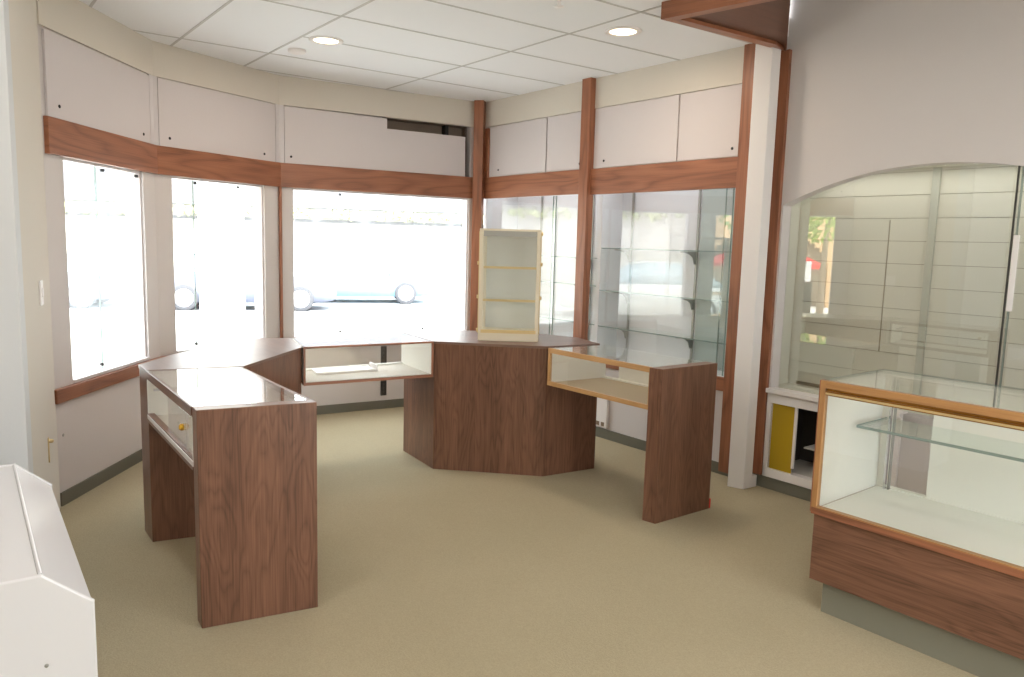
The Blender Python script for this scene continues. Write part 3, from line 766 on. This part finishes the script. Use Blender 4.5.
mb = MB(); cb(.0, CL, CD, CD + .003, CT - .008, CT); cb(-.003, 0, .034, CD, CT - .008, CT); mb.build('top_glass_edge', 'gedge', sc_)

# ------------------------------------------------------------------ heater at left
hd = Vector((math.cos(math.radians(126)), math.sin(math.radians(126)), 0)); hl = Vector((-hd.y, hd.x, 0))    # hl: towards the wall
hc = Vector((-1.235, 2.156, 0)); HL = 1.30; HW = .52
ht = thing('convector_heater', hc + hd * HL / 2 + hl * HW / 2, 'glossy white box heater with sloped top edge in the left corner', 'heater')
def hp(x, y, z): return hc + hd * x + hl * y + Z * z
def hprism(mbx, prof, x0, x1, mi=0):
    n = len(prof); v = [hp(x0, y, z) for y, z in prof] + [hp(x1, y, z) for y, z in prof]
    mbx.mesh(v, [list(range(n)), [n + i for i in range(n)][::-1]] + [[i, i + n, (i + 1) % n + n, (i + 1) % n] for i in range(n)], mi, hd)
PR = [(0, 0.0), (0, .602), (.128, .712), (HW, .712), (HW, 0.0)]
mb = MB(); hprism(mb, PR, .018, HL - .018); mb.build('casing', 'heater', ht)
PE = [(-.006, 0.0), (-.006, .606), (.126, .718), (HW, .718), (HW, 0.0)]
for x0 in (0, HL - .018):
    mb = MB(); hprism(mb, PE, x0, x0 + .018); mb.build('end_cap', 'heater', ht, .006)
mb = MB(); mb.tube([hp(.018, .128, .712), hp(HL - .018, .128, .712)], .007, 8); mb.build('ridge_bead', 'heater', ht)
mb = MB(); mb.lathe(hp(-.001, .125, .44), -hd, [(.006, 0), (.005, .002), (0, .002)], 10); mb.build('screw', 'grey', ht)

# ------------------------------------------------------------------ small wall fittings
sw = thing('light_switch', A0.P(.79, 0, 1.27), 'white light switch on the cream wall beside the left window', 'switch')
mb = MB(); A0.slab(mb, .74, .845, -.010, 0, 1.30, 1.435); mb.build('cover_plate', 'white', sw, .003)
mb = MB(); A0.slab(mb, .775, .805, -.016, -.008, 1.345, 1.395); mb.build('toggle', 'white', sw, .002)
br = thing('brass_fitting', A0.P(.80, 0, .42), 'narrow brass fitting low on the cream wall beyond the heater', 'fitting')
mb = MB(); A0.slab(mb, .785, .815, -.006, 0, .42, .56, g=Z); mb.build('plate', 'gold', br, .002)
mb = MB(); mb.lathe(A0.P(.80, -.006, .54), -A0.n, [(.011, 0), (.011, .016), (.006, .022), (0, .022)], 10); mb.build('knob', 'gold', br)
st = thing('shelf_rail', A3.P(1.01, -.006, .13), 'black slotted rail on the wall under the wide window', 'rail')
mb = MB(); A3.slab(mb, .985, 1.045, -.014, 0, .136, .64, g=Z); mb.build('rail_bar', 'black', st, .002)
mb = MB()
for k in range(12): A3.slab(mb, 1.008, 1.022, -.0148, -.0138, .16 + k * .04, .182 + k * .04)
mb.build('slot', 'seal', st)
ps = thing('power_strip', B.P(1.92, -.02, .08), 'white power raceway with outlets low on wall under right showcase', 'power strip')
mb = MB(); B.slab(mb, 1.85, 1.99, -.03, 0, .10, .56, g=Z); mb.build('raceway_cover', 'white', ps, .004)
for s_ in (1.885, 1.945):
    mb = MB(); B.slab(mb, s_ - .018, s_ + .018, -.034, -.03, .115, .15); mb.build('outlet', 'bark', ps)
# small holes / plugs on the lower left wall
o = thing('wall_plug', A1.P(.05, 0, .43), 'tiny dark plug low on the wall below the left window', 'plug')
mb = MB(); mb.lathe(A1.P(.06, .0005, .44), -A1.n, [(.010, 0), (.010, .003), (0, .004)], 10); mb.build('cap', 'grey', o)

# ------------------------------------------------------------------ ceiling fittings
def downlight(x, y, label):
    o = thing('ceiling_light', (x, y, CZ - .012), label, 'ceiling light', 'round recessed ceiling lights')
    mb = MB(); mb.lathe((x, y, CZ), -Z, [(.125, -.004), (.125, .006), (.118, .010), (.095, .010), (.088, .0)], 32); mb.build('trim_ring', 'white', o)
    mb = MB(); mb.lathe((x, y, CZ - .004), Z, [(.09, .0), (.075, -.0005), (.0, -.001)], 32); mb.build('lens', 'lamp', o)
    return o
downlight(-1.418, 5.78, 'glowing round ceiling light in front of the bay windows')
downlight(.692, 5.338, 'glowing round ceiling light near the wooden canopy')
mb = MB(); mb.lathe((-1.722, 6.10, CZ), -Z, [(.07, -.002), (.07, .012), (.062, .022), (.03, .03), (0, .03)], 24)
o = mb.build('smoke_detector', 'white'); o['label'] = 'small round white smoke detector beside the left ceiling light'; o['category'] = 'smoke detector'
mb = MB(); p_ = Vector((.225, 4.71, 0)); mb.tube([p_ + Z * (CZ + .05), p_ + Z * (CZ - .035)], .012, 10); mb.lathe(p_ + Z * (CZ - .035), -Z, [(.005, 0), (.03, .004), (.03, .008), (0, .009)], 14)
o = mb.build('ceiling_sprinkler', 'white'); o['label'] = 'small sprinkler head on the ceiling at the top centre'; o['category'] = 'sprinkler'

# ------------------------------------------------------------------ outside the windows
mb = MB(); mb.box((-60, -14, -.14), (90, 0, 0), (0, 80, 0), (0, 0, .02)); struct(mb, 'ground', 'ground', 'pale paved ground outside the windows', 'ground')
sd = Vector((math.cos(math.radians(12)), math.sin(math.radians(12)), 0)); sn_ = Vector((-sd.y, sd.x, 0))
mb = MB(); mb.box(Vector((-30, 10.2, -.121)), sd * 60, sn_ * 9, Z * .004); struct(mb, 'road', 'road', 'pale grey road surface outside the windows', 'road')
def car(x, y, ang, mat, label, L=4.4):
    o = thing('car', (x, y, -.117), label, 'car', 'cars parked across the street')
    d = Vector((math.cos(ang), math.sin(ang), 0)); n = Vector((-d.y, d.x, 0)); O = Vector((x, y, -.117))
    k = L / 4.4
    # stations: x, bottom, belt, half width
    stt = [(-2.2, .38, .62, .62), (-2.12, .26, .78, .78), (-1.75, .2, .90, .86), (-.9, .2, .93, .88), (.5, .2, .92, .88), (1.2, .2, .88, .87), (1.8, .22, .78, .83), (2.12, .26, .66, .74), (2.2, .36, .55, .6)]
    def loft(rows, mat_, nm):
        mb = MB(); v = []; m = len(rows[0])
        for r in rows: v += [O + d * (a * k) + n * b + Z * c for a, b, c in r]
        f = []
        for i in range(len(rows) - 1):
            for j in range(m): f.append([i * m + j, (i + 1) * m + j, (i + 1) * m + (j + 1) % m, i * m + (j + 1) % m])
        mb.mesh(v, f, 0, d, True); mb.poly([v[j] for j in range(m)][::-1]); mb.poly([v[-m + j] for j in range(m)])
        return mb.build(nm, mat_, o)
    loft([[(a, -w * .92, b), (a, -w, (b + c) / 2 - .04), (a, -w * .97, c - .06), (a, -w * .86, c), (a, w * .86, c), (a, w * .97, c - .06), (a, w, (b + c) / 2 - .04), (a, w * .92, b)] for a, b, c, w in stt], mat, 'body')
    cab = [(-1.85, .88, .78, .9), (-1.3, .86, .60, 1.30), (-.7, .86, .62, 1.42), (.1, .86, .62, 1.43), (.5, .86, .60, 1.36), (1.25, .86, .76, .88)]
    loft([[(a, -.80, z0), (a, -w, z1), (a, w, z1), (a, .80, z0)] for a, z0, w, z1 in cab], 'carglass', 'window_glass')
    loft([[(a, -w, z), (a, -w + .05, z + .03), (a, w - .05, z + .03), (a, w, z)] for a, w, z in ((-1.28, .61, 1.31), (-.7, .63, 1.42), (.1, .63, 1.43), (.48, .61, 1.36))], mat, 'roof_panel')
    for a in (-1.35, 1.35):
        for sgn in (-1, 1):
            c = O + d * (a * k) + n * (sgn * .80) + Z * .31
            mb = MB(); mb.lathe(c - n * (sgn * .1), n * sgn, [(0, 0), (.31, .0), (.315, .03), (.315, .17), (.30, .19), (.22, .195)], 24); w_ = mb.build('wheel', 'tyre', o)
            mb = MB(); mb.lathe(c - n * (sgn * .1), n * sgn, [(.22, .19), (.20, .2), (.06, .185), (.05, .205), (0, .205)], 24)
            for q_ in range(5):
                a_ = 2 * PI * q_ / 5; dirv = d * math.cos(a_) + Z * math.sin(a_); tt = d * -math.sin(a_) + Z * math.cos(a_)
                mb.box(c + n * (sgn * .095) + dirv * .05 - tt * .02, dirv * .16, tt * .04, n * (sgn * .012))
            mb.build('hub', 'alloy', w_)
    for sgn in (-1, 1):
        mb = MB(); mb.box(O + d * (.85 * k) + n * (sgn * .86) + Z * .9, d * .12, n * (sgn * .16), Z * .11); mb.build('mirror', mat, o, .02)
        mb = MB(); mb.box(O + d * (2.08 * k) + n * (sgn * .45) + Z * .58, d * .09, n * (sgn * .22), Z * .1); mb.build('headlight', 'alloy', o, .02)
    return o
car(-6.75, 19.3, math.radians(12), 'car_dark', 'dark slate car outside behind the thin oak bead')
car(-4.6, 22.3, math.radians(14), 'car_blue', 'pale blue car outside, seen at centre of wide window')
car(-11.8, 18.5, math.radians(14), 'car_teal', 'steel blue car seen outside through the leftmost window')

bd = thing('street_building', (-8, 32, -.1), 'pale building across the street with grey band over a green hedge strip', 'building')
bo = Vector((-36, 26, -.12))
mb = MB(); mb.box(bo, sd * 70, sn_ * 6, Z * 7); mb.build('wall', 'facade', bd)
mb = MB(); mb.box(bo - sn_ * .5 + Z * 3.02, sd * 70, sn_ * .5, Z * 2.2); mb.build('fascia_band', 'facade_grey', bd)
mb = MB(); mb.box(bo - sn_ * .35 + Z * 2.45, sd * 70, sn_ * .3, Z * .12); mb.build('canopy_rail', 'facade_grey', bd)
for k in range(9):
    mb = MB(); mb.box(bo + sd * (20 + k * 4.4) - sn_ * .05 + Z * .7, sd * 2.6, sn_ * .05, Z * 1.3); w_ = mb.build('window', 'carglass', bd)
rnd = random.Random(3)
mb = MB()
for k in range(320):
    c = bo + sd * (18 + 38 * rnd.random()) - sn_ * (.55 + .2 * rnd.random()) + Z * (2.66 + .26 * rnd.random())
    r = .12 + .12 * rnd.random(); u1 = Vector((rnd.gauss(0, 1), rnd.gauss(0, 1), rnd.gauss(0, 1))).normalized(); u2 = u1.orthogonal().normalized(); u3 = u1.cross(u2)
    pts = [c + u1 * r, c + u2 * r, c - u1 * r, c - u2 * r, c + u3 * r * .6, c - u3 * r * .6]
    mb.mesh(pts, [[0, 1, 4], [1, 2, 4], [2, 3, 4], [3, 0, 4], [1, 0, 5], [2, 1, 5], [3, 2, 5], [0, 3, 5]])
o = mb.build('hanging_foliage', 'paleleaf', bd); o['kind'] = 'stuff'
mb = MB(); mb.box(Vector((-4.55, 11.0, -.12)), Vector((.55, .1, 0)), Vector((-.1, .5, 0)), Z * 4.2)
o = mb.build('street_pillar', 'facade'); o['label'] = 'pale pillar standing outside the middle bay window'; o['category'] = 'pillar'

# west side: tan arcade, parasol and tree that the niche glass mirrors
AX = -19.0; AC, AR, AS = 4.7, .95, 1.15
tn = thing('arcade_building', (-19.3, 2, -.1), 'tan building with an arch, mirrored in the niche glass', 'building')
mb = MB()
def wq(y0, y1, z0, z1): mb.box((AX, y0, z0 - .12), (-.6, 0, 0), (0, y1 - y0, 0), (0, 0, z1 - z0))
wq(-14, AC - AR, 0, 6); wq(AC + AR, 5.9, 0, 6); wq(AC - AR, AC + AR, 2.6, 6)
n = 16
for k in range(n):
    a0, a1 = PI * k / n, PI * (k + 1) / n
    y0, y1 = AC - AR * math.cos(a0), AC - AR * math.cos(a1); zz = AS + AR * min(math.sin(a0), math.sin(a1))
    mb.box((AX, y0, zz), (-.6, 0, 0), (0, y1 - y0, 0), (0, 0, 2.6 - .12 - zz))
mb.build('arched_wall', 'tan', tn)
mb = MB(); mb.box((AX - .5, AC - 1.2, -.12), (-.1, 0, 0), (0, 2.4, 0), (0, 0, 2.8)); mb.build('doorway_back', 'pale_tan', tn)
wb = thing('shop_building', (-20, 14, -.1), 'long white building outside to the west, mirrored in the wall showcase doors', 'building')
mb = MB(); mb.box((AX - 1, 5.9, -.12), (-3, 0, 0), (0, 22, 0), (0, 0, 6)); mb.build('wall', 'facade', wb)
mb = MB(); mb.box((AX - .6, 5.9, 3.1), (-.4, 0, 0), (0, 22, 0), (0, 0, 1.6)); mb.build('fascia_band', 'facade_grey', wb)
mb = MB()
for k in range(180):
    c = Vector((AX - .7 - .2 * rnd.random(), 6 + 18 * rnd.random(), 2.72 + .26 * rnd.random()))
    r = .12 + .1 * rnd.random(); u1 = Vector((rnd.gauss(0, 1), rnd.gauss(0, 1), rnd.gauss(0, 1))).normalized(); u2 = u1.orthogonal().normalized(); u3 = u1.cross(u2)
    pts = [c + u1 * r, c + u2 * r, c - u1 * r, c - u2 * r, c + u3 * r * .6, c - u3 * r * .6]
    mb.mesh(pts, [[0, 1, 4], [1, 2, 4], [2, 3, 4], [3, 0, 4], [1, 0, 5], [2, 1, 5], [3, 2, 5], [0, 3, 5]])
o = mb.build('hanging_foliage', 'paleleaf', wb); o['kind'] = 'stuff'
car(-12.2, 7.2, math.radians(84), 'car_white', 'white car outside to the west, mirrored in the wall showcase doors')
PX, PY = -14.2, 5.0
pr = thing('parasol', (PX, PY, -.12), 'red parasol outside, mirrored in the niche glass', 'parasol')
mb = MB(); mb.tube([(PX, PY, -.12), (PX, PY, 1.62)], .03, 8); mb.build('pole', 'bark', pr)
mb = MB(); mb.lathe((PX, PY, 1.66), -Z, [(.0, 0), (.42, .12), (.85, .32), (.86, .42)], 8, sm=False); mb.build('canopy', 'redcloth', pr)
mb = MB(); mb.lathe((PX, PY, -.12), Z, [(.3, 0), (.3, .06), (.05, .09)], 16); mb.build('base', 'black', pr)
ki = thing('menu_board', (-12.6, 4.7, -.12), 'dark stand with white board outside, mirrored in the niche glass', 'sign stand')
mb = MB(); mb.box((-12.5, 4.50, -.12), (-.3, 0, 0), (0, .42, 0), (0, 0, 1.05)); mb.build('stand', 'black', ki)
mb = MB(); mb.box((-12.5, 4.55, .95), (-.06, 0, 0), (0, .32, 0), (0, 0, .5)); mb.build('board', 'white', ki)
TX, TY = -11.2, 4.36
tr = thing('street_tree', (TX, TY, -.12), 'green street tree outside, mirrored in the niche glass', 'tree')
mb = MB(); mb.tube([(TX, TY, -.12), (TX - .02, TY + .01, 1.0), (TX + .04, TY - .03, 2.5)], .09, 10, r2=.05); mb.build('trunk', 'bark', tr)
mb = MB()
for k in range(520):
    t = Vector((rnd.gauss(0, 1), rnd.gauss(0, 1), rnd.gauss(0, 1))).normalized() * (1.15 * rnd.random() ** .4)
    c = Vector((TX, TY + .1, 2.75)) + Vector((t.x, t.y, t.z * .75)); u1 = Vector((rnd.gauss(0, 1), rnd.gauss(0, 1), rnd.gauss(0, 1))).normalized(); u2 = u1.orthogonal().normalized(); r = .11
    mb.poly([c + u1 * r, c + u2 * r * .5, c - u1 * r, c - u2 * r * .5])
mb.build('crown', 'leaf', tr)

# ------------------------------------------------------------------ light
w = bpy.data.worlds.new('sky'); sc.world = w; w.use_nodes = True
bg = w.node_tree.nodes['Background']; bg.inputs[0].default_value = (.91, .97, 1, 1); bg.inputs[1].default_value = 11.0
def alight(name, loc, size, power, col, rot=(0, 0, 0)):
    l = bpy.data.lights.new(name, 'AREA'); l.shape = 'DISK'; l.size = size; l.energy = power; l.color = col
    o = bpy.data.objects.new(name, l); COL.objects.link(o); o.location = loc; o.rotation_euler = rot; return o
sl = bpy.data.lights.new('sun', 'SUN'); sl.energy = 14; sl.angle = math.radians(1.5); sl.color = (1, .97, .92)
so = bpy.data.objects.new('sun', sl); COL.objects.link(so); so.rotation_euler = Vector((-.50, .55, -.72)).to_track_quat('-Z', 'Y').to_euler()
def strip(name, p0, p1, power, col, w_):
    l = bpy.data.lights.new(name, 'AREA'); l.shape = 'RECTANGLE'; L_ = (p1 - p0).length; l.size = L_; l.size_y = w_; l.energy = power; l.color = col
    o = bpy.data.objects.new(name, l); COL.objects.link(o); o.location = (p0 + p1) / 2
    xa = (p1 - p0).normalized(); za = Z; ya = za.cross(xa); o.matrix_world = Matrix((xa, ya, za)).transposed().to_4x4(); o.location = (p0 + p1) / 2
strip('showcase_fill', B.P(.05, .16, 2.34), B.P(1.5, .16, 2.34), 5, (.93, .96, 1), .05)  # added fill strips hidden behind the headers, brighten the showcase interiors
strip('showcase_fill', B.P(1.65, .16, 2.34), B.P(3.2, .16, 2.34), 5, (.93, .96, 1), .05)
strip('niche_fill', B.P(3.7, .16, 2.235), B.P(5.4, .16, 2.235), 3.5, (1, .98, .92), .05)  # unseen fill added behind the arch top to lift the niche brightness
WARM = (1, .82, .64)
for i, (x, y) in enumerate(((-1.418, 5.78), (.692, 5.338))): alight('downlight', (x, y, CZ - .02), .16, 16, WARM)
for i, (x, y) in enumerate(((-1.3, 2.6), (.9, 2.2), (.2, -.6), (2.2, -.2))): alight('room_fill', (x, y, CZ - .02), .2, 20, (1, .95, .91))  # extra fill lamps added out of view, without fixtures, to light the room

for s_, t_ in ((5.6, -1.5), (7.4, -1.3)):
    q_ = B.xy(s_, t_); alight('high_fill', (q_[0], q_[1], 3.96), .25, 45, (1, .95, .91))  # added fill below the higher ceiling, out of view, brightens the arch wall

# ------------------------------------------------------------------ camera
cam = bpy.data.cameras.new('camera'); co_ = bpy.data.objects.new('camera', cam); COL.objects.link(co_); sc.camera = co_
pit, rol = .1249, .0268
fw = Vector((0, math.cos(pit), -math.sin(pit))); r0 = Vector((1, 0, 0)); u0 = r0.cross(fw)
rr = r0 * math.cos(rol) + u0 * math.sin(rol); uu = -r0 * math.sin(rol) + u0 * math.cos(rol)
mt = Matrix((rr, uu, -fw)).transposed().to_4x4(); mt.translation = Vector((0, 0, 1.7029)); co_.matrix_world = mt
cam.sensor_width = 36; cam.lens = 759.6 / 1024 * 36; cam.clip_start = .05; cam.clip_end = 300
sc.view_settings.view_transform = 'Standard'; sc.view_settings.look = 'None'; sc.view_settings.gamma = 1; sc.view_settings.use_curve_mapping = False
sc.view_settings.exposure = -0.38
try:
    sc.cycles.use_denoising = True; sc.cycles.max_bounces = 14; sc.cycles.diffuse_bounces = 6; sc.cycles.transparent_max_bounces = 24; sc.cycles.sample_clamp_indirect = 6
except Exception: pass
